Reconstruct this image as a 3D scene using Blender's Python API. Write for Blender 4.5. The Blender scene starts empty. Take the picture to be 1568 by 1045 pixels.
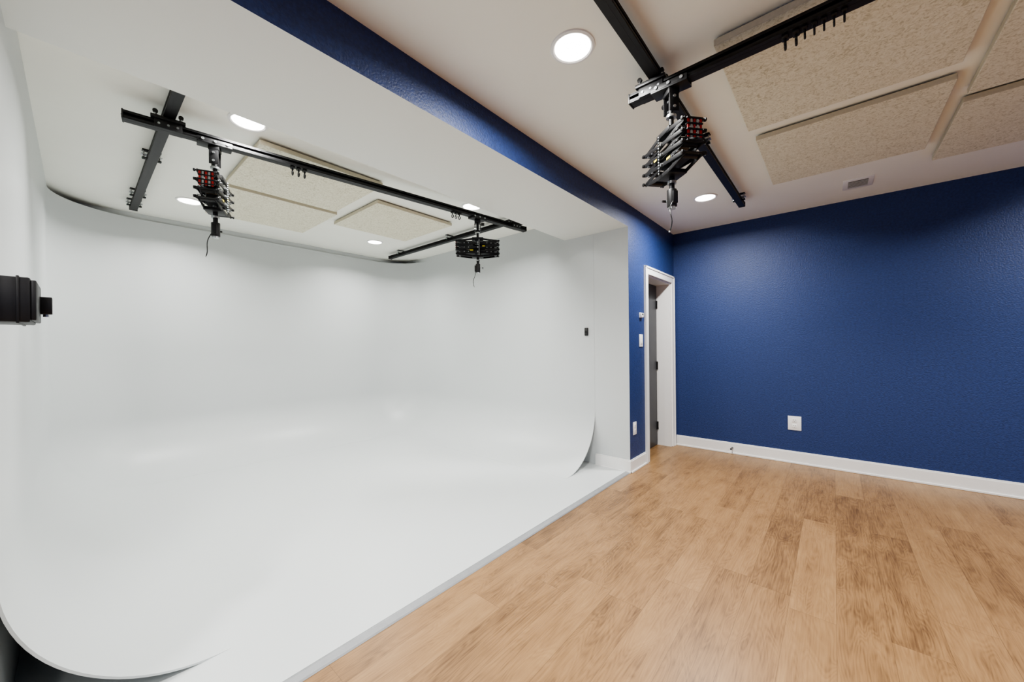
import bpy, bmesh, math, random
from mathutils import Vector, Matrix
random.seed(4)
sc = bpy.context.scene
COL = sc.collection

# ------------------------------------------------------------------ materials
def s2l(c):
    return tuple(((x/255)/12.92 if x/255 <= .04045 else ((x/255+.055)/1.055)**2.4) for x in c)

def mat(name, rgb, rough=.5, metal=0., spec=.5, var=0.0, vscale=20., bump=0., bscale=200., emis=None, estr=0., bdist=.002):
    m = bpy.data.materials.new(name); m.use_nodes = True
    nt = m.node_tree; N = nt.nodes; L = nt.links
    b = N['Principled BSDF']
    c = s2l(rgb)
    b.inputs['Base Color'].default_value = (*c, 1)
    b.inputs['Roughness'].default_value = rough
    b.inputs['Metallic'].default_value = metal
    b.inputs['Specular IOR Level'].default_value = spec
    tc = N.new('ShaderNodeTexCoord')
    if var > 0:
        n = N.new('ShaderNodeTexNoise'); n.inputs['Scale'].default_value = vscale; n.inputs['Detail'].default_value = 6
        L.new(tc.outputs['Object'], n.inputs['Vector'])
        r = N.new('ShaderNodeValToRGB')
        r.color_ramp.elements[0].position = .3; r.color_ramp.elements[1].position = .7
        r.color_ramp.elements[0].color = (*[x*(1-var) for x in c], 1)
        r.color_ramp.elements[1].color = (*[min(1, x*(1+var)) for x in c], 1)
        L.new(n.outputs['Fac'], r.inputs['Fac']); L.new(r.outputs['Color'], b.inputs['Base Color'])
    if bump > 0:
        n2 = N.new('ShaderNodeTexNoise'); n2.inputs['Scale'].default_value = bscale; n2.inputs['Detail'].default_value = 3
        L.new(tc.outputs['Object'], n2.inputs['Vector'])
        bp = N.new('ShaderNodeBump'); bp.inputs['Strength'].default_value = bump; bp.inputs['Distance'].default_value = bdist
        L.new(n2.outputs['Fac'], bp.inputs['Height']); L.new(bp.outputs['Normal'], b.inputs['Normal'])
    if emis:
        b.inputs['Emission Color'].default_value = (*emis, 1); b.inputs['Emission Strength'].default_value = estr
    return m

M_BLUE  = mat('paint_navy_blue', (37, 56, 104), .52, var=.22, vscale=60, bump=1., bscale=95, bdist=.003)
M_WHITE = mat('paint_white_wall', (224, 226, 221), .5, bump=.08, bscale=200)
M_CEIL  = mat('paint_white_ceiling', (243, 243, 234), .8, var=.01, vscale=3)
M_CYC   = mat('cyclorama_white', (202, 206, 206), .40, var=.006, vscale=2)
M_TRIM  = mat('trim_white_gloss', (234, 234, 232), .3, var=.01)
M_STRIP = mat('aluminium_edge_strip', (150, 152, 154), .4, metal=.3, var=.05)
M_BLACK = mat('black_anodised', (20, 20, 22), .45, metal=.2, var=.15, vscale=40)
M_BLK2  = mat('black_plastic', (14, 14, 15), .45, var=.15, vscale=30)
M_STEEL = mat('steel', (175, 178, 180), .3, metal=.9, var=.05)
M_RED   = mat('red_spring_tape', (180, 36, 34), .5, var=.1)
M_YEL   = mat('yellow_label', (220, 200, 60), .5, var=.05)
M_TAN   = mat('bronze_spring_band', (130, 112, 92), .45, metal=.4, var=.1)
M_GRN   = mat('green_zinc_clamp', (80, 135, 115), .4, metal=.5, var=.1)
M_DOOR  = mat('door_charcoal', (62, 64, 68), .45, var=.05)
M_PLATE = mat('plate_white_plastic', (242, 242, 240), .3, var=.005)
M_SLOT  = mat('dark_slot', (60, 60, 60), .6, var=.05)
M_LENS  = mat('downlight_lens', (255, 255, 255), .5, emis=(1, .97, .92), estr=8, var=.001)
M_VENT  = mat('vent_grey', (130, 128, 125), .5, var=.05)

def panel_mat():
    m = bpy.data.materials.new('acoustic_panel_fibre'); m.use_nodes = True
    nt = m.node_tree; N = nt.nodes; L = nt.links; b = N['Principled BSDF']
    b.inputs['Roughness'].default_value = .95
    tc = N.new('ShaderNodeTexCoord')
    n = N.new('ShaderNodeTexNoise'); n.inputs['Scale'].default_value = 38; n.inputs['Detail'].default_value = 6
    n.inputs['Distortion'].default_value = 2.0; n.inputs['Roughness'].default_value = .65
    L.new(tc.outputs['Object'], n.inputs['Vector'])
    r = N.new('ShaderNodeValToRGB')
    e = r.color_ramp.elements
    e[0].position = .34; e[0].color = (*s2l((188, 182, 156)), 1)
    e[1].position = .50; e[1].color = (*s2l((224, 219, 198)), 1)
    k = e.new(.72); k.color = (*s2l((236, 233, 216)), 1)
    L.new(n.outputs['Fac'], r.inputs['Fac']); L.new(r.outputs['Color'], b.inputs['Base Color'])
    bp = N.new('ShaderNodeBump'); bp.inputs['Strength'].default_value = .35; bp.inputs['Distance'].default_value = .003
    L.new(n.outputs['Fac'], bp.inputs['Height']); L.new(bp.outputs['Normal'], b.inputs['Normal'])
    return m
M_PANEL = panel_mat()
M_PEDGE = mat('panel_edge_beige', (200, 192, 170), .9, var=.06, vscale=60)

def wood_mat():
    m = bpy.data.materials.new('oak_vinyl_planks'); m.use_nodes = True
    nt = m.node_tree; N = nt.nodes; L = nt.links; b = N['Principled BSDF']
    tc = N.new('ShaderNodeTexCoord'); sp = N.new('ShaderNodeSeparateXYZ')
    L.new(tc.outputs['Object'], sp.inputs['Vector'])
    def M(op, a, bb=None, c=None):
        n = N.new('ShaderNodeMath'); n.operation = op
        for i, v in enumerate((a, bb, c)):
            if v is None: continue
            if isinstance(v, (int, float)): n.inputs[i].default_value = v
            else: L.new(v, n.inputs[i])
        return n.outputs[0]
    W, LN = .178, 1.22
    xs = M('DIVIDE', sp.outputs['X'], W); row = M('FLOOR', xs); fx = M('FRACT', xs)
    wn = N.new('ShaderNodeTexWhiteNoise'); wn.noise_dimensions = '1D'; L.new(row, wn.inputs['W'])
    ys = M('ADD', M('DIVIDE', sp.outputs['Y'], LN), wn.outputs['Value'])
    pl = M('FLOOR', ys); fy = M('FRACT', ys)
    cid = N.new('ShaderNodeCombineXYZ'); L.new(row, cid.inputs['X']); L.new(pl, cid.inputs['Y'])
    w2 = N.new('ShaderNodeTexWhiteNoise'); w2.noise_dimensions = '3D'; L.new(cid.outputs[0], w2.inputs['Vector'])
    pr = w2.outputs['Value']
    def grainvec(ys_):
        gv = N.new('ShaderNodeCombineXYZ')
        L.new(M('ADD', sp.outputs['X'], M('MULTIPLY', pr, 37.0)), gv.inputs['X'])
        L.new(M('ADD', M('MULTIPLY', sp.outputs['Y'], ys_), M('MULTIPLY', pr, 11.0)), gv.inputs['Y'])
        return gv.outputs[0]
    g1 = N.new('ShaderNodeTexNoise'); g1.inputs['Scale'].default_value = 9; g1.inputs['Detail'].default_value = 2; g1.inputs['Distortion'].default_value = .5
    L.new(grainvec(.16), g1.inputs['Vector'])
    g2 = N.new('ShaderNodeTexNoise'); g2.inputs['Scale'].default_value = 150; g2.inputs['Detail'].default_value = 4
    L.new(grainvec(.035), g2.inputs['Vector'])
    g3 = N.new('ShaderNodeTexNoise'); g3.inputs['Scale'].default_value = 16; g3.inputs['Detail'].default_value = 3
    L.new(grainvec(.35), g3.inputs['Vector'])
    rings = M('FRACT', M('MULTIPLY', g1.outputs['Fac'], 22.0))
    rings = M('ABSOLUTE', M('SUBTRACT', rings, .5))
    fac = M('ADD', M('MULTIPLY', g1.outputs['Fac'], .30), M('MULTIPLY', g2.outputs['Fac'], .34))
    fac = M('ADD', fac, M('MULTIPLY', g3.outputs['Fac'], .24))
    fac = M('ADD', fac, M('MULTIPLY', rings, .16))
    fac = M('ADD', fac, M('MULTIPLY', M('SUBTRACT', pr, .5), .15))
    r = N.new('ShaderNodeValToRGB'); e = r.color_ramp.elements
    e[0].position = .30; e[0].color = (*s2l((98, 71, 44)), 1)
    e[1].position = .72; e[1].color = (*s2l((165, 131, 90)), 1)
    k = e.new(.48); k.color = (*s2l((142, 109, 72)), 1)
    L.new(fac, r.inputs['Fac'])
    dx = M('MULTIPLY', M('MINIMUM', fx, M('SUBTRACT', 1.0, fx)), W)
    dy = M('MULTIPLY', M('MINIMUM', fy, M('SUBTRACT', 1.0, fy)), LN)
    seam = M('LESS_THAN', M('MINIMUM', dx, dy), .0009)
    mx = N.new('ShaderNodeMix'); mx.data_type = 'RGBA'
    L.new(M('MULTIPLY', seam, .5), mx.inputs['Factor']); L.new(r.outputs['Color'], mx.inputs['A'])
    mx.inputs['B'].default_value = (*s2l((76, 54, 34)), 1)
    L.new(mx.outputs['Result'], b.inputs['Base Color'])
    b.inputs['Roughness'].default_value = .38
    bp = N.new('ShaderNodeBump'); bp.inputs['Strength'].default_value = .12; bp.inputs['Distance'].default_value = .001
    L.new(g2.outputs['Fac'], bp.inputs['Height']); L.new(bp.outputs['Normal'], b.inputs['Normal'])
    return m
M_WOOD = wood_mat()

# ------------------------------------------------------------------ mesh builder
class B:
    def __init__(s): s.bm = bmesh.new(); s.mats = []
    def mi(s, m):
        if m not in s.mats: s.mats.append(m)
        return s.mats.index(m)
    def _fin(s, r, m, mtx, bev):
        vs = r['verts']
        bmesh.ops.transform(s.bm, matrix=mtx, verts=vs)
        fs = set(f for v in vs for f in v.link_faces)
        i = s.mi(m)
        for f in fs: f.material_index = i
        if bev > 0:
            es = list(set(e for v in vs for e in v.link_edges))
            rr = bmesh.ops.bevel(s.bm, geom=es, offset=bev, segments=2, affect='EDGES', profile=.5)
            for f in rr['faces']: f.material_index = i
        return fs
    def box(s, lo, hi, m, bev=0., faces=None, M=Matrix()):
        lo = Vector(lo); hi = Vector(hi); c = (lo+hi)/2; d = hi-lo
        mt = M @ Matrix.Translation(c) @ Matrix.Diagonal((abs(d.x), abs(d.y), abs(d.z), 1))
        before = set(s.bm.faces) if faces else None
        r = bmesh.ops.create_cube(s.bm, size=1)
        s._fin(r, m, mt, bev)
        if faces:
            for f in s.bm.faces:
                if f in before: continue
                f.normal_update(); n = f.normal
                for k, mm in faces.items():
                    ax = 'xyz'.index(k[1]); sg = 1 if k[0] == '+' else -1
                    if n[ax]*sg > .9: f.material_index = s.mi(mm)
    def cyl(s, p1, p2, r1, m, r2=None, seg=20, bev=0., M=Matrix()):
        p1 = Vector(p1); p2 = Vector(p2); d = p2-p1
        q = d.to_track_quat('Z', 'Y').to_matrix().to_4x4()
        mt = M @ Matrix.Translation((p1+p2)/2) @ q
        r = bmesh.ops.create_cone(s.bm, cap_ends=True, segments=seg, radius1=r1, radius2=r1 if r2 is None else r2, depth=d.length)
        s._fin(r, m, mt, bev)
    def ball(s, c, r, m, M=Matrix()):
        rr = bmesh.ops.create_uvsphere(s.bm, u_segments=14, v_segments=8, radius=r)
        s._fin(rr, m, M @ Matrix.Translation(c), 0)
    def bar(s, p1, p2, w, h, m, M=Matrix(), bev=0., up=(0, 0, 1)):
        p1 = Vector(p1); p2 = Vector(p2); x = (p2-p1); l = x.length; x.normalize()
        u = Vector(up); y = u.cross(x).normalized(); z = x.cross(y)
        R = Matrix((x, y, z)).transposed().to_4x4()
        mt = M @ Matrix.Translation((p1+p2)/2) @ R @ Matrix.Diagonal((l, w, h, 1))
        r = bmesh.ops.create_cube(s.bm, size=1); s._fin(r, m, mt, bev)
    def tube(s, pts, r, m, M=Matrix(), seg=8):
        for a, b in zip(pts[:-1], pts[1:]): s.cyl(a, b, r, m, seg=seg, M=M)
    def prism(s, pts, M, depth, m):
        a = [s.bm.verts.new(M @ Vector((x, y, 0))) for x, y in pts]
        b = [s.bm.verts.new(M @ Vector((x, y, depth))) for x, y in pts]
        i = s.mi(m); fs = [s.bm.faces.new(a[::-1]), s.bm.faces.new(b)]
        n = len(pts)
        for k in range(n): fs.append(s.bm.faces.new((a[k], a[(k+1) % n], b[(k+1) % n], b[k])))
        for f in fs: f.material_index = i
    def obj(s, name, smooth=True, M=None):
        bmesh.ops.recalc_face_normals(s.bm, faces=s.bm.faces)
        me = bpy.data.meshes.new(name); s.bm.to_mesh(me); s.bm.free()
        for m in s.mats: me.materials.append(m)
        if smooth:
            for p in me.polygons: p.use_smooth = True
            me.set_sharp_from_angle(angle=math.radians(35))
        o = bpy.data.objects.new(name, me); COL.objects.link(o)
        if M is not None: o.matrix_world = M
        return o

# ------------------------------------------------------------------ dimensions
H = 2.70; XW = -1.555; YE = 5.0; XR = 2.57; YN = -1.3
YL = -.17; YR = 3.60; ZS = 2.475; XS = -2.30; XB = -5.47
T = .15

# floor / ceiling
b = B(); b.box((XW, YN, -.1), (XR, YE, 0), M_WOOD); b.box((-1.76, 4.08, -.1), (XW, 4.87, 0), M_WOOD); b.obj('floor', False)
b = B(); b.box((XB-T, YL-T, -.1), (XW-.02, YR, 0), M_CYC); b.obj('floor_alcove', False)
b = B(); b.box((XB-T, YN-T, H), (XR+T, YE+T, H+.1), M_CEIL); b.obj('ceiling', False)
# walls
b = B(); b.box((XW-.25, YE, 0), (XR+T, YE+T, H), M_BLUE); b.obj('wall_end', False)
b = B(); b.box((XR, YN, 0), (XR+T, YE, H), M_BLUE); b.obj('wall_right', False)
b = B(); b.box((XW-.25, YN-T, 0), (XR+T, YN, H), M_BLUE); b.obj('wall_near', False)
# left wall with opening, soffit and door opening
DY0, DY1, DH = 4.08, 4.87, 2.06
b = B()
b.box((XW-.2, YN, 0), (XW, YL, H), M_BLUE, faces={'+y': M_CYC})
b.box((XS, YL, ZS), (XW, YR, H), M_WHITE, faces={'+x': M_BLUE})
b.box((XW-.2, YR, 0), (XW, DY0, H), M_BLUE, faces={'-y': M_CYC})
b.box((XW-.2, DY0, DH), (XW, DY1, H), M_BLUE)
b.box((XW-.2, DY1, 0), (XW, YE, H), M_BLUE)
b.obj('wall_left', False)
# alcove walls
b = B(); b.box((XB-T, YL-T, 0), (XB, YR+T, H), M_CYC); b.obj('wall_alcove_back', False)
b = B(); b.box((XB, YL-T, 0), (XW-.2, YL, H), M_CYC); b.obj('wall_alcove_left', False)
b = B(); b.box((XB, YR, 0), (XW-.2, YR+T, H), M_CYC); b.obj('wall_alcove_right', False)

# cyclorama shell (inner and outer skins, closed rim)
TH = .008
yl, yr, xb, xf, R, RP, z0, zt = YL+.0015, YR-.0015, XB+.02, -1.94, .58, .60, .015, 2.64
path = []
for i in range(13):
    t = i/12; path.append((xf+(xb+RP-xf)*t, yl, 0, 1))
for i in range(1, 17):
    a = math.pi/2*i/16
    path.append((xb+RP-RP*math.sin(a), yl+RP-RP*math.cos(a), math.sin(a), math.cos(a)))
for i in range(1, 12):
    t = i/11; path.append((xb, yl+RP+(yr-yl-2*RP)*t, 1, 0))
for i in range(1, 17):
    a = math.pi/2*i/16
    path.append((xb+RP-RP*math.cos(a), yr-RP+RP*math.sin(a), math.cos(a), -math.sin(a)))
for i in range(1, 13):
    t = i/12; path.append((xb+RP+(xf-xb-RP)*t, yr, 0, -1))
ze = z0+.0006
def profile(th):
    Rr = R+th
    p = [(-th, zt), (-th, 2.0), (-th, 1.3), (-th, R+ze)]
    for k in range(1, 25):
        a = math.pi/2*k/24
        p.append((R-Rr*math.cos(a), max(.0012, ze+R-Rr*math.sin(a))))
    return p
bm = bmesh.new()
pi_, po_ = profile(0), profile(TH)
RI = [[bm.verts.new((x+nx*d, y+ny*d, z)) for d, z in pi_] for (x, y, nx, ny) in path]
RO = [[bm.verts.new((x+nx*d, y+ny*d, z)) for d, z in po_] for (x, y, nx, ny) in path]
n = len(pi_)
for q in range(len(path)-1):
    for k in range(n-1):
        bm.faces.new((RI[q][k], RI[q][k+1], RI[q+1][k+1], RI[q+1][k]))
        bm.faces.new((RO[q][k], RO[q+1][k], RO[q+1][k+1], RO[q][k+1]))
    bm.faces.new((RI[q][0], RI[q+1][0], RO[q+1][0], RO[q][0]))
    bm.faces.new((RI[q][-1], RO[q][-1], RO[q+1][-1], RI[q+1][-1]))
for q in (0, -1):
    for k in range(n-1):
        bm.faces.new((RI[q][k], RO[q][k], RO[q][k+1], RI[q][k+1]))
bmesh.ops.recalc_face_normals(bm, faces=bm.faces)
for f in bm.faces: f.smooth = True
me = bpy.data.meshes.new('cyclorama_wall'); bm.to_mesh(me); bm.free(); me.materials.append(M_CYC)
me.set_sharp_from_angle(angle=math.radians(35))
cyc = bpy.data.objects.new('cyclorama_wall', me); COL.objects.link(cyc)
b = B(); b.box((XB+.05, YL+.001, .001), (XW-.04, YR-.001, z0), M_CYC)
fp = b.obj('platform', False); fp.parent = cyc
# edge strip (bevelled reducer)
b = B()
Mx = Matrix.Translation((0, YL, 0)) @ Matrix(((1, 0, 0, 0), (0, 0, 1, 0), (0, 1, 0, 0), (0, 0, 0, 1)))
b.prism([(XW-.038, .001), (XW-.038, .0155), (XW-.028, .016), (XW-.004, .007), (XW+.002, .001)], Mx, YR-YL, M_STRIP)
b.obj('trim_floor_edge', False)

# baseboards: profile boards
def baseboard(name, p1, p2, n, h=.13):
    bb = B(); p1 = Vector(p1); p2 = Vector(p2); n = Vector(n)
    for (t, z0_, z1_) in ((.014, 0.001, h-.012), (.009, h-.012, h), (.024, .001, .018)):
        q = p1 + n*t
        lo = Vector((min(p1.x, p2.x, q.x, (p2+n*t).x), min(p1.y, p2.y, q.y, (p2+n*t).y), z0_))
        hi = Vector((max(p1.x, p2.x, q.x, (p2+n*t).x), max(p1.y, p2.y, q.y, (p2+n*t).y), z1_))
        bb.box(lo, hi, M_TRIM, bev=.002)
    return bb.obj(name, False)
baseboard('baseboard_end', (XW+.02, YE, 0), (XR, YE, 0), (0, -1, 0))
baseboard('baseboard_right', (XR, YN, 0), (XR, YE-.03, 0), (-1, 0, 0))
baseboard('baseboard_left', (XW, YR, 0), (XW, 3.99, 0), (1, 0, 0))
baseboard('baseboard_alcove', (-1.935, YR, 0), (XW+.012, YR, 0), (0, -1, 0))

# door: casing, jamb, slab
b = B(); cw = .085; ct = .02
b.box((XW, DY0-cw, 0.001), (XW+ct, DY0, DH+cw), M_TRIM, bev=.003)
b.box((XW, DY1, 0.001), (XW+ct, DY1+cw, DH+cw), M_TRIM, bev=.003)
b.box((XW, DY0, DH), (XW+ct, DY1, DH+cw), M_TRIM, bev=.003)
b.box((XW+ct, DY0-cw, 0.001), (XW+ct+.008, DY0-cw+.02, DH+cw), M_TRIM, bev=.002)
b.box((XW+ct, DY1+cw-.02, 0.001), (XW+ct+.008, DY1+cw, DH+cw), M_TRIM, bev=.002)
b.box((XW+ct, DY0-cw, DH+cw-.02), (XW+ct+.008, DY1+cw, DH+cw), M_TRIM, bev=.002)
b.box((XW-.2, DY0, 0.001), (XW, DY0+.018, DH), M_TRIM)
b.box((XW-.2, DY1-.018, 0.001), (XW, DY1, DH), M_TRIM)
b.box((XW-.2, DY0+.018, DH-.018), (XW, DY1-.018, DH), M_TRIM)
b.obj('trim_door', False)
b = B()
dx = XW-.17
b.box((dx-.04, DY0+.021, .01), (dx, DY1-.021, DH-.021), M_DOOR, bev=.002)
for z in (.25, 1.02, 1.8):
    b.box((dx, DY1-.05, z-.05), (dx+.004, DY1-.02, z+.05), M_BLK2)
    b.cyl((dx+.008, DY1-.024, z-.05), (dx+.008, DY1-.024, z+.05), .007, M_BLK2)
b.cyl((dx, DY0+.09, .98), (dx+.05, DY0+.09, .98), .012, M_BLK2); b.cyl((dx, DY0+.09, .98), (dx+.008, DY0+.09, .98), .032, M_BLK2)
b.box((dx+.04, DY0+.08, .97), (dx+.055, DY0+.2, .99), M_BLK2, bev=.004)
b.obj('door_1', True)

# ------------------------------------------------------------------ electrical
def plate(name, c, n, w, h, kind):
    b = B()
    n = Vector(n); z = Vector((0, 0, 1)); x = z.cross(n)
    Mt = Matrix((x, z, n)).transposed().to_4x4(); Mt = Matrix.Translation(c) @ Mt
    b.box((-w/2, -h/2, 0), (w/2, h/2, .006), M_PLATE, bev=.002, M=Mt)
    if kind == 'outlet':
        for s_ in (-1, 1):
            cy = s_*h*.2
            b.box((-w*.18, cy-h*.13, .006), (w*.18, cy+h*.13, .009), M_PLATE, bev=.001, M=Mt)
            for sx in (-1, 1):
                b.box((sx*.008-.0015, cy-.002, .009), (sx*.008+.0015, cy+.010, .0096), M_SLOT, M=Mt)
            b.cyl((0, cy-.011, .009), (0, cy-.011, .0096), .003, M_SLOT, M=Mt, seg=10)
    elif kind == 'switch':
        b.box((-w*.22, -h*.3, .006), (w*.22, h*.3, .009), M_PLATE, bev=.001, M=Mt)
        b.box((-w*.16, -h*.24, .009), (w*.16, 0, .012), M_PLATE, bev=.001, M=Mt)
    elif kind == 'thermo':
        b.box((-w*.42, -h*.42, .006), (w*.42, h*.42, .024), M_PLATE, bev=.004, M=Mt)
        b.box((-w*.25, 0, .024), (w*.25, h*.3, .025), M_SLOT, M=Mt)
    b.obj(name, True)
plate('wall_outlet', (-.326, YE, .43), (0, -1, 0), .115, .15, 'outlet')
plate('wall_outlet', (XW, 3.715, .43), (1, 0, 0), .08, .13, 'outlet')
plate('light_switch', (XW, 3.90, 1.33), (1, 0, 0), .09, .13, 'switch')
plate('thermostat', (XW, 3.90, 1.60), (1, 0, 0), .075, .055, 'thermo')
# small black wall remote in the alcove
b = B(); b.box((-2.05, yr-.016, 1.39), (-2.01, yr-.0005, 1.475), M_BLK2, bev=.004)
b.box((-2.044, yr-.0175, 1.44), (-2.016, yr-.016, 1.468), M_SLOT, bev=.0005)
b.cyl((-2.03, yr-.019, 1.41), (-2.03, yr-.016, 1.41), .008, M_SLOT)
b.obj('wall_remote_control')
# door stop
b = B(); px = -.91
b.cyl((px, YE-.014, .07), (px, YE-.022, .07), .012, M_STEEL); b.cyl((px, YE-.02, .07), (px, YE-.085, .07), .004, M_STEEL)
for k in range(9): b.cyl((px, YE-.025-k*.006, .07), (px, YE-.028-k*.006, .07), .006, M_STEEL, seg=12)
b.cyl((px, YE-.08, .07), (px, YE-.094, .07), .009, M_BLK2, bev=.002)
b.obj('door_stop')
# ceiling vent
b = B(); vx, vy = .17, 4.50
b.box((vx-.10, vy-.13, H-.008), (vx+.10, vy+.13, H), M_PLATE, bev=.003)
b.box((vx-.065, vy-.085, H-.0095), (vx+.065, vy+.085, H-.008), M_VENT)
for k in range(7):
    yy = vy-.072+k*.024
    b.box((-.064, -.004, -.0008), (.064, .004, .0008), M_PLATE, M=Matrix.Translation((vx, yy, H-.0125)) @ Matrix.Rotation(.6, 4, 'X'))
b.obj('ceiling_vent')

# ------------------------------------------------------------------ downlights
def downlight(x, y, p, col=(1, .97, .93), spread=150):
    b = B()
    n = 40; i0 = b.mi(M_TRIM)
    prof_ = [(.105, 0), (.103, -.006), (.092, -.009), (.086, -.006), (.084, -.003)]
    rs = [[b.bm.verts.new((x+r*math.cos(2*math.pi*k/n), y+r*math.sin(2*math.pi*k/n), H+z)) for k in range(n)] for r, z in prof_]
    for a, c in zip(rs[:-1], rs[1:]):
        for k in range(n):
            b.bm.faces.new((a[k], a[(k+1) % n], c[(k+1) % n], c[k])).material_index = i0
    b.cyl((x, y, H-.001), (x, y, H-.004), .0845, M_LENS, seg=n)
    o = b.obj('recessed_downlight')
    l = bpy.data.lights.new('lamp', 'AREA'); l.shape = 'DISK'; l.size = .16; l.energy = p; l.color = col
    l.spread = math.radians(spread)
    lo = bpy.data.objects.new('lamp', l); COL.objects.link(lo); lo.parent = o
    lo.location = (x, y, H-.0105)
ALC = (1, .985, .955); ROOM = (1, .985, .95)
for x in (-2.76, -4.65):
    for y in (.70, 2.60): downlight(x, y, 17.5, ALC, 148)
for x in (-.93, 1.95):
    for y in (-.75, 1.54, 3.95): downlight(x, y, 37, ROOM, 168)

# ------------------------------------------------------------------ acoustic panels
def acoustic(x0, x1, y0, y1):
    b = B(); t = .045
    b.box((x0, y0, H-t), (x1, y1, H-.012), M_PEDGE, bev=.004, faces={'-z': M_PANEL})
    b.box((x0+.08, y0+.08, H-.012), (x0+.13, y1-.08, H-.0005), M_TRIM)
    b.box((x1-.13, y0+.08, H-.012), (x1-.08, y1-.08, H-.0005), M_TRIM)
    b.obj('acoustic_ceiling_panel', False)
acoustic(-3.80, -2.90, .80, 1.70)
acoustic(-4.78, -3.87, .84, 1.75)
acoustic(-4.20, -3.27, 1.86, 2.77)
acoustic(-.41, .49, 1.92, 2.84)
acoustic(-.39, .50, 3.00, 3.93)
acoustic(.57, 1.47, 3.32, 4.22)
acoustic(.57, 1.47, 2.32, 3.23)

# ------------------------------------------------------------------ rails
def rail(name, p1, p2, w=.052, h=.042, fixed=True, hang=()):
    b = B(); p1 = Vector(p1); p2 = Vector(p2); d = (p2-p1).normalized(); s = Vector((0, 0, 1)).cross(d)
    U = Vector((0, 0, 1))
    b.bar(p1+U*(h/2-.004), p2+U*(h/2-.004), w, .008, M_BLACK)
    b.bar(p1, p2, .014, h, M_BLACK)
    b.bar(p1-U*(h/2-.004), p2-U*(h/2-.004), w, .007, M_BLACK)
    for sg in (-1, 1):
        b.bar(p1-U*(h/2-.010)+s*sg*(w/2-.003), p2-U*(h/2-.010)+s*sg*(w/2-.003), .006, .014, M_BLACK)
        b.bar(p1+U*(h/2-.008)+s*sg*(w/2-.003), p2+U*(h/2-.008)+s*sg*(w/2-.003), .006, .010, M_BLACK)
    for p, sg in ((p1, -1), (p2, 1)):
        b.bar(p, p+d*sg*.008, w+.006, h+.006, M_BLK2, bev=.002)
        for q in (-.012, .012): b.cyl(p+s*q+d*sg*.007, p+s*q+d*sg*.011, .0045, M_STEEL, seg=10)
    if fixed:
        for t in hang:
            c = p1+(p2-p1)*t
            top = H-.0005
            for sg in (-1, 1):
                q = c+s*sg*.042
                b.cyl((q.x, q.y, c.z+.002), (q.x, q.y, top), .005, M_STEEL, seg=10)
                b.cyl((q.x, q.y, c.z-.004), (q.x, q.y, c.z+.006), .010, M_GRN, seg=6)
            b.bar(c-s*.055+U*(h/2+.004), c+s*.055+U*(h/2+.004), .035, .006, M_STEEL)
            b.bar(c-s*.05+U*(top-c.z-.003), c+s*.05+U*(top-c.z-.003), .04, .006, M_BLK2)
            b.bar(c-s*.05+U*(0), c-s*.028, .03, .008, M_BLK2); b.bar(c+s*.028, c+s*.05, .03, .008, M_BLK2)
    return b.obj(name)
ZF, ZM = 2.640, 2.572
rail('ceiling_track_rail', (-2.312, .35, ZF), (-5.06, .35, ZF), hang=(.5, .85, .97))
rail('ceiling_track_rail', (-2.312, 3.08, ZF), (-5.06, 3.08, ZF), hang=(.12, .5, .9))
rail('ceiling_track_rail', (-.67, -.6, ZF), (-.67, 4.22, ZF), hang=(.1, .38, .7, .97))
rail('ceiling_track_rail', (1.71, -.6, ZF), (1.71, 4.22, ZF), hang=(.1, .38, .7, .97))
A1 = Vector((-2.95, .17, ZM)); A2 = Vector((-2.58, 3.22, ZM))
C1 = Vector((-.80, 1.92, ZM)); C2 = Vector((1.85, 1.88, ZM))
SA = rail('sliding_track_rail', A1, A2, w=.056, h=.046, fixed=False)
SC = rail('sliding_track_rail', C1, C2, w=.056, h=.046, fixed=False)

def trolley(x, y, ang, par):
    b = B(); Mt = Matrix.Translation((x, y, 0)) @ Matrix.Rotation(ang, 4, 'Z')
    z1 = ZM+.023; z2 = ZF-.021
    b.box((-.075, -.045, z1+.002), (.075, .045, z2-.004), M_BLACK, bev=.003, M=Mt)
    for sx in (-1, 1):
        for sy in (-1, 1):
            b.cyl((sx*.055, sy*.030, z1+.01), (sx*.055, sy*.030, ZF+.002), .006, M_STEEL, M=Mt, seg=10)
            b.cyl((sx*.055, sy*.036, ZF-.002), (sx*.055, sy*.024, ZF-.002), .012, M_BLK2, M=Mt, seg=14)
    for sy in (-1, 1):
        b.box((-.06, sy*.031-.003, ZM-.022), (.06, sy*.031+.003, z1+.012), M_BLACK, bev=.001, M=Mt)
        for sx in (-.04, 0, .04): b.cyl((sx, sy*.034, ZM), (sx, sy*.038, ZM), .006, M_STEEL, M=Mt, seg=10)
    o = b.obj('trolley'); o.parent = par
angA = math.atan2((A2-A1).y, (A2-A1).x)
def onA(y):
    t = (y-A1.y)/(A2.y-A1.y); return A1+(A2-A1)*t
p = onA(.35); trolley(p.x, p.y, angA, SA)
p = onA(3.08); trolley(p.x, p.y, angA, SA)
trolley(-.69, 1.918, 0, SC); trolley(1.71, 1.882, 0, SC)

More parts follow.
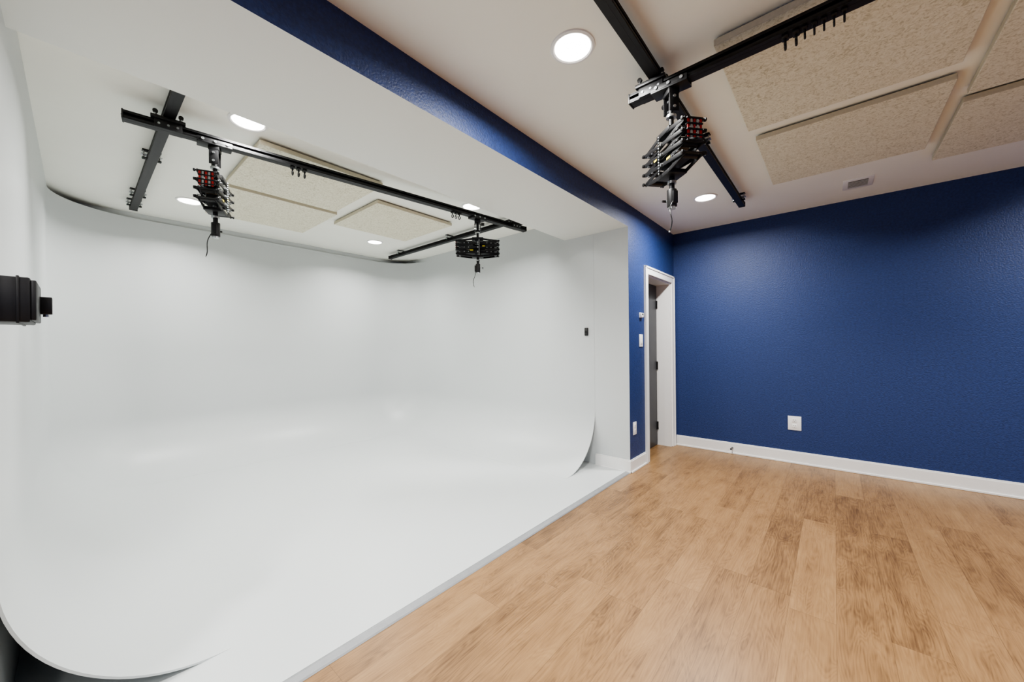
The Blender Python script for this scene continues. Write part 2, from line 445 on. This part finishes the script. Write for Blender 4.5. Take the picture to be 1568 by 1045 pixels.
def cable_hooks(p, ang, par, n=3, s=1.):
    b = B(); Mt = Matrix.Translation((p[0], p[1], ZM-.023)) @ Matrix.Rotation(ang, 4, 'Z') @ Matrix.Scale(s, 4)
    for k in range(n):
        x = (k-(n-1)/2)*.038
        b.box((x-.012, -.02, -.012), (x+.012, .02, -.001), M_BLK2, bev=.003, M=Mt)
        b.cyl((x, 0, -.012), (x, 0, -.024), .005, M_BLK2, M=Mt, seg=10)
        pts = [(x, .015*math.sin(a), -.040+.016*math.cos(a)) for a in [i*math.pi/7 for i in range(12)]]
        b.tube(pts, .0045, M_BLK2, M=Mt)
    o = b.obj('cable_hooks'); o.parent = par
p = onA(1.02); cable_hooks(p, angA, SA, 3)
p = onA(2.33); cable_hooks(p, angA, SA, 3)
cable_hooks((-.125, 1.91), 0, SC, 2, .95); cable_hooks((-.02, 1.907), 0, SC, 5, .78)

# ------------------------------------------------------------------ pantograph hangers
def pantograph(x, y, railang, ang, ztop=ZM-.026, drop=.19, hl=.175, n=4, dz=.050):
    b = B()
    Rl = Matrix.Translation((x, y, 0)) @ Matrix.Rotation(railang, 4, 'Z')
    Mt = Matrix.Translation((x, y, 0)) @ Matrix.Rotation(ang, 4, 'Z')
    b.box((-.085, -.040, ztop-.012), (.085, .040, ztop-.001), M_BLACK, bev=.003, M=Rl)
    for sy in (-1, 1):
        b.box((-.085, sy*.0365-.003, ztop-.010), (.085, sy*.0365+.003, ztop+.020), M_BLACK, bev=.001, M=Rl)
        for sx in (-.06, 0, .06):
            b.cyl((sx, sy*.039, ztop+.008), (sx, sy*.045, ztop+.008), .008, M_STEEL, M=Rl, seg=12)
    # swivel head, brake knob, twin side plates and cross bolts
    b.box((-.030, -.028, ztop-.040), (.030, .028, ztop-.012), M_BLACK, bev=.004, M=Mt)
    for sx in (-1, 1):
        b.box((sx*.026-.003, -.024, ztop-.125), (sx*.026+.003, .024, ztop-.030), M_BLACK, bev=.001, M=Mt)
    b.cyl((-.034, 0, ztop-.055), (.034, 0, ztop-.055), .007, M_STEEL, M=Mt)
    b.cyl((-.034, 0, ztop-.105), (.034, 0, ztop-.105), .007, M_STEEL, M=Mt)
    b.cyl((.034, 0, ztop-.055), (.066, 0, ztop-.055), .014, M_BLK2, M=Mt, bev=.002)
    b.cyl((0, 0, ztop-.040), (0, 0, ztop-drop), .012, M_BLACK, M=Mt)
    b.cyl((0, 0, ztop-.135), (0, 0, ztop-.147), .024, M_STEEL, M=Mt)
    zt_ = ztop-drop
    b.box((-.055, -.048, zt_-.018), (.055, .048, zt_+.006), M_BLACK, bev=.003, M=Mt)
    z = zt_-.010; HY = .043; bh = .019
    for sy in (-1, 1):
        y0 = sy*HY
        zz = z
        for k in range(n+1):
            if k == 0:
                for sx in (-1, 1): b.bar((sx*.03, y0, zz), (sx*hl, y0, zz-dz/2), .005, bh, M_BLACK, M=Mt, bev=.001)
                zz -= dz/2
            elif k == n:
                for sx in (-1, 1): b.bar((sx*hl, y0, zz), (sx*.03, y0, zz-dz/2), .005, bh, M_BLACK, M=Mt, bev=.001)
            else:
                b.bar((-hl, y0, zz), (hl, y0, zz-dz), .005, bh, M_BLACK, M=Mt, bev=.001)
                b.bar((-hl, y0+sy*.007, zz-dz), (hl, y0+sy*.007, zz), .005, bh, M_BLACK, M=Mt, bev=.001)
                b.cyl((0, y0, zz-dz/2), (0, y0+sy*.016, zz-dz/2), .007, M_STEEL, M=Mt, seg=12)
                for sx in (-.13, -.09, .09, .13):
                    b.cyl((sx, y0, zz-dz/2), (sx, y0+sy*.012, zz-dz/2), .004, M_STEEL, M=Mt, seg=10)
                zz -= dz
    zb = zz-dz/2
    zz = z-dz/2
    for k in range(n):
        for sx in (-1, 1):
            b.cyl((sx*hl, -.056, zz), (sx*hl, .056, zz), .005, M_BLK2, M=Mt, seg=10)
            for sy in (-1, 1):
                b.cyl((sx*hl, sy*.052, zz), (sx*hl, sy*.060, zz), .009, M_BLK2, M=Mt, seg=12, bev=.001)
            # constant-force spring rolls
            b.cyl((sx*(hl-.030), -.034, zz), (sx*(hl-.030), .034, zz), .013, M_BLK2, M=Mt, seg=18)
        zz -= dz
    # flat spring tapes on the end of the body (red / steel) with black clips
    za, zc_ = z-dz/2+.004, z-dz/2-(n-2.3)*dz
    for q, mm in ((-.030, M_RED), (-.015, M_STEEL), (0, M_RED), (.015, M_STEEL), (.030, M_RED)):
        b.box((-hl-.008, q-.005, zc_), (-hl-.005, q+.005, za), mm, M=Mt)
    for k in range(2*n-3):
        zc = z-dz/2-k*dz/2
        b.box((-hl-.012, -.038, zc-.004), (-hl+.004, .038, zc+.003), M_BLACK, bev=.0008, M=Mt)
    # central ratchet column and lower spring band
    b.cyl((-.018, 0, zb+.02), (-.018, 0, z-.01), .009, M_STEEL, M=Mt)
    b.cyl((.018, 0, zb+.02), (.018, 0, z-.01), .009, M_BLK2, M=Mt)
    b.box((-.075, -.030, zb+.055), (.075, .030, z-.055), M_BLK2, bev=.008, M=Mt)
    for k in range(3):
        b.box((-hl*.6, -.026, zb+.03+k*dz), (hl*.6, .026, zb+.033+k*dz), M_TAN if k == 1 else M_BLACK, M=Mt)
    for sy in (-1, 1):
        yy = sy*(HY+.0105)
        b.box((-.075, yy-.0008, zb+.050), (-.045, yy+.0008, zb+.060), M_YEL, M=Mt)
        b.box((.045, yy-.0008, zb+.092), (.07, yy+.0008, zb+.101), M_YEL, M=Mt)
        for k in range(14):
            b.ball((.014, sy*.060, z-.01-k*(z-zb-.02)/13), .0045, M_STEEL, M=Mt)
    b.box((-.055, -.048, zb-.008), (.055, .048, zb+.012), M_BLACK, bev=.003, M=Mt)
    # spigot holder
    b.cyl((0, 0, zb-.008), (0, 0, zb-.07), .013, M_BLACK, M=Mt)
    b.cyl((0, 0, zb-.030), (0, 0, zb-.042), .021, M_STEEL, M=Mt)
    b.cyl((0, 0, zb-.07), (0, 0, zb-.155), .023, M_BLK2, M=Mt, seg=24, bev=.003)
    b.cyl((0, 0, zb-.155), (0, 0, zb-.165), .018, M_STEEL, M=Mt, seg=24)
    b.box((-.033, -.012, zb-.145), (-.02, .012, zb-.085), M_BLACK, bev=.002, M=Mt)
    b.cyl((.02, 0, zb-.11), (.05, 0, zb-.11), .006, M_STEEL, M=Mt)
    b.cyl((.048, -.022, zb-.11), (.048, .022, zb-.11), .006, M_BLK2, M=Mt)
    pts = []
    for k in range(15):
        t = k/14; pts.append((-.030-.015*t+.008*math.sin(t*7), .050*t+.012*math.sin(t*5), zb-.12-.17*t))
    b.tube(pts, .0026, M_BLK2, M=Mt, seg=6)
    b.ball(pts[-1], .0045, M_STEEL, M=Mt)
    lp = [(.06+.02*math.sin(a), .03, zt_-.01-.05*(1-math.cos(a))) for a in [i*math.pi/8 for i in range(9)]]
    b.tube(lp, .003, M_BLK2, M=Mt, seg=6)
    b.obj('pantograph_light_hanger')
p = onA(.56); pantograph(p.x, p.y, angA, math.radians(156), drop=.20)
p = onA(2.58); pantograph(p.x, p.y, angA, math.radians(45), hl=.205, drop=.20, dz=.042)
pantograph(-.60, 1.915, 0, math.radians(139), drop=.22)

# ------------------------------------------------------------------ wall bracket on near jamb
b = B()
b.box((-1.80, YL+.0005, 1.34), (-1.57, YL+.012, 1.50), M_BLK2, bev=.003)
b.box((-1.79, YL+.01, 1.356), (-1.60, -.082, 1.474), M_BLACK, bev=.004)
b.box((-1.786, -.083, 1.362), (-1.604, -.072, 1.468), M_BLK2, bev=.003)
b.box((-1.793, -.105, 1.353), (-1.597, -.100, 1.477), M_BLK2, bev=.001)
b.box((-1.775, -.074, 1.388), (-1.745, -.050, 1.438), M_BLK2, bev=.002)
b.cyl((-1.76, -.062, 1.389), (-1.76, -.062, 1.380), .006, M_STEEL)
b.obj('wall_mounted_motor_housing')

# ------------------------------------------------------------------ world, camera
w = bpy.data.worlds.new('world'); sc.world = w; w.use_nodes = True
w.node_tree.nodes['Background'].inputs['Color'].default_value = (.8, .85, .9, 1)
w.node_tree.nodes['Background'].inputs['Strength'].default_value = .3

cam = bpy.data.cameras.new('camera'); co = bpy.data.objects.new('camera', cam); COL.objects.link(co)
cam.sensor_width = 36; cam.lens = 572/1568*36; cam.shift_y = .0054; cam.clip_start = .02
yaw = math.radians(40.76); roll = math.radians(-.55)
co.matrix_world = Matrix.Translation((0, 0, 1.28)) @ Matrix.Rotation(yaw, 4, 'Z') @ Matrix.Rotation(math.pi/2, 4, 'X') @ Matrix.Rotation(roll, 4, 'Z')
sc.camera = co
sc.view_settings.view_transform = 'AgX'
sc.view_settings.look = 'AgX - Medium High Contrast'
sc.view_settings.exposure = .5
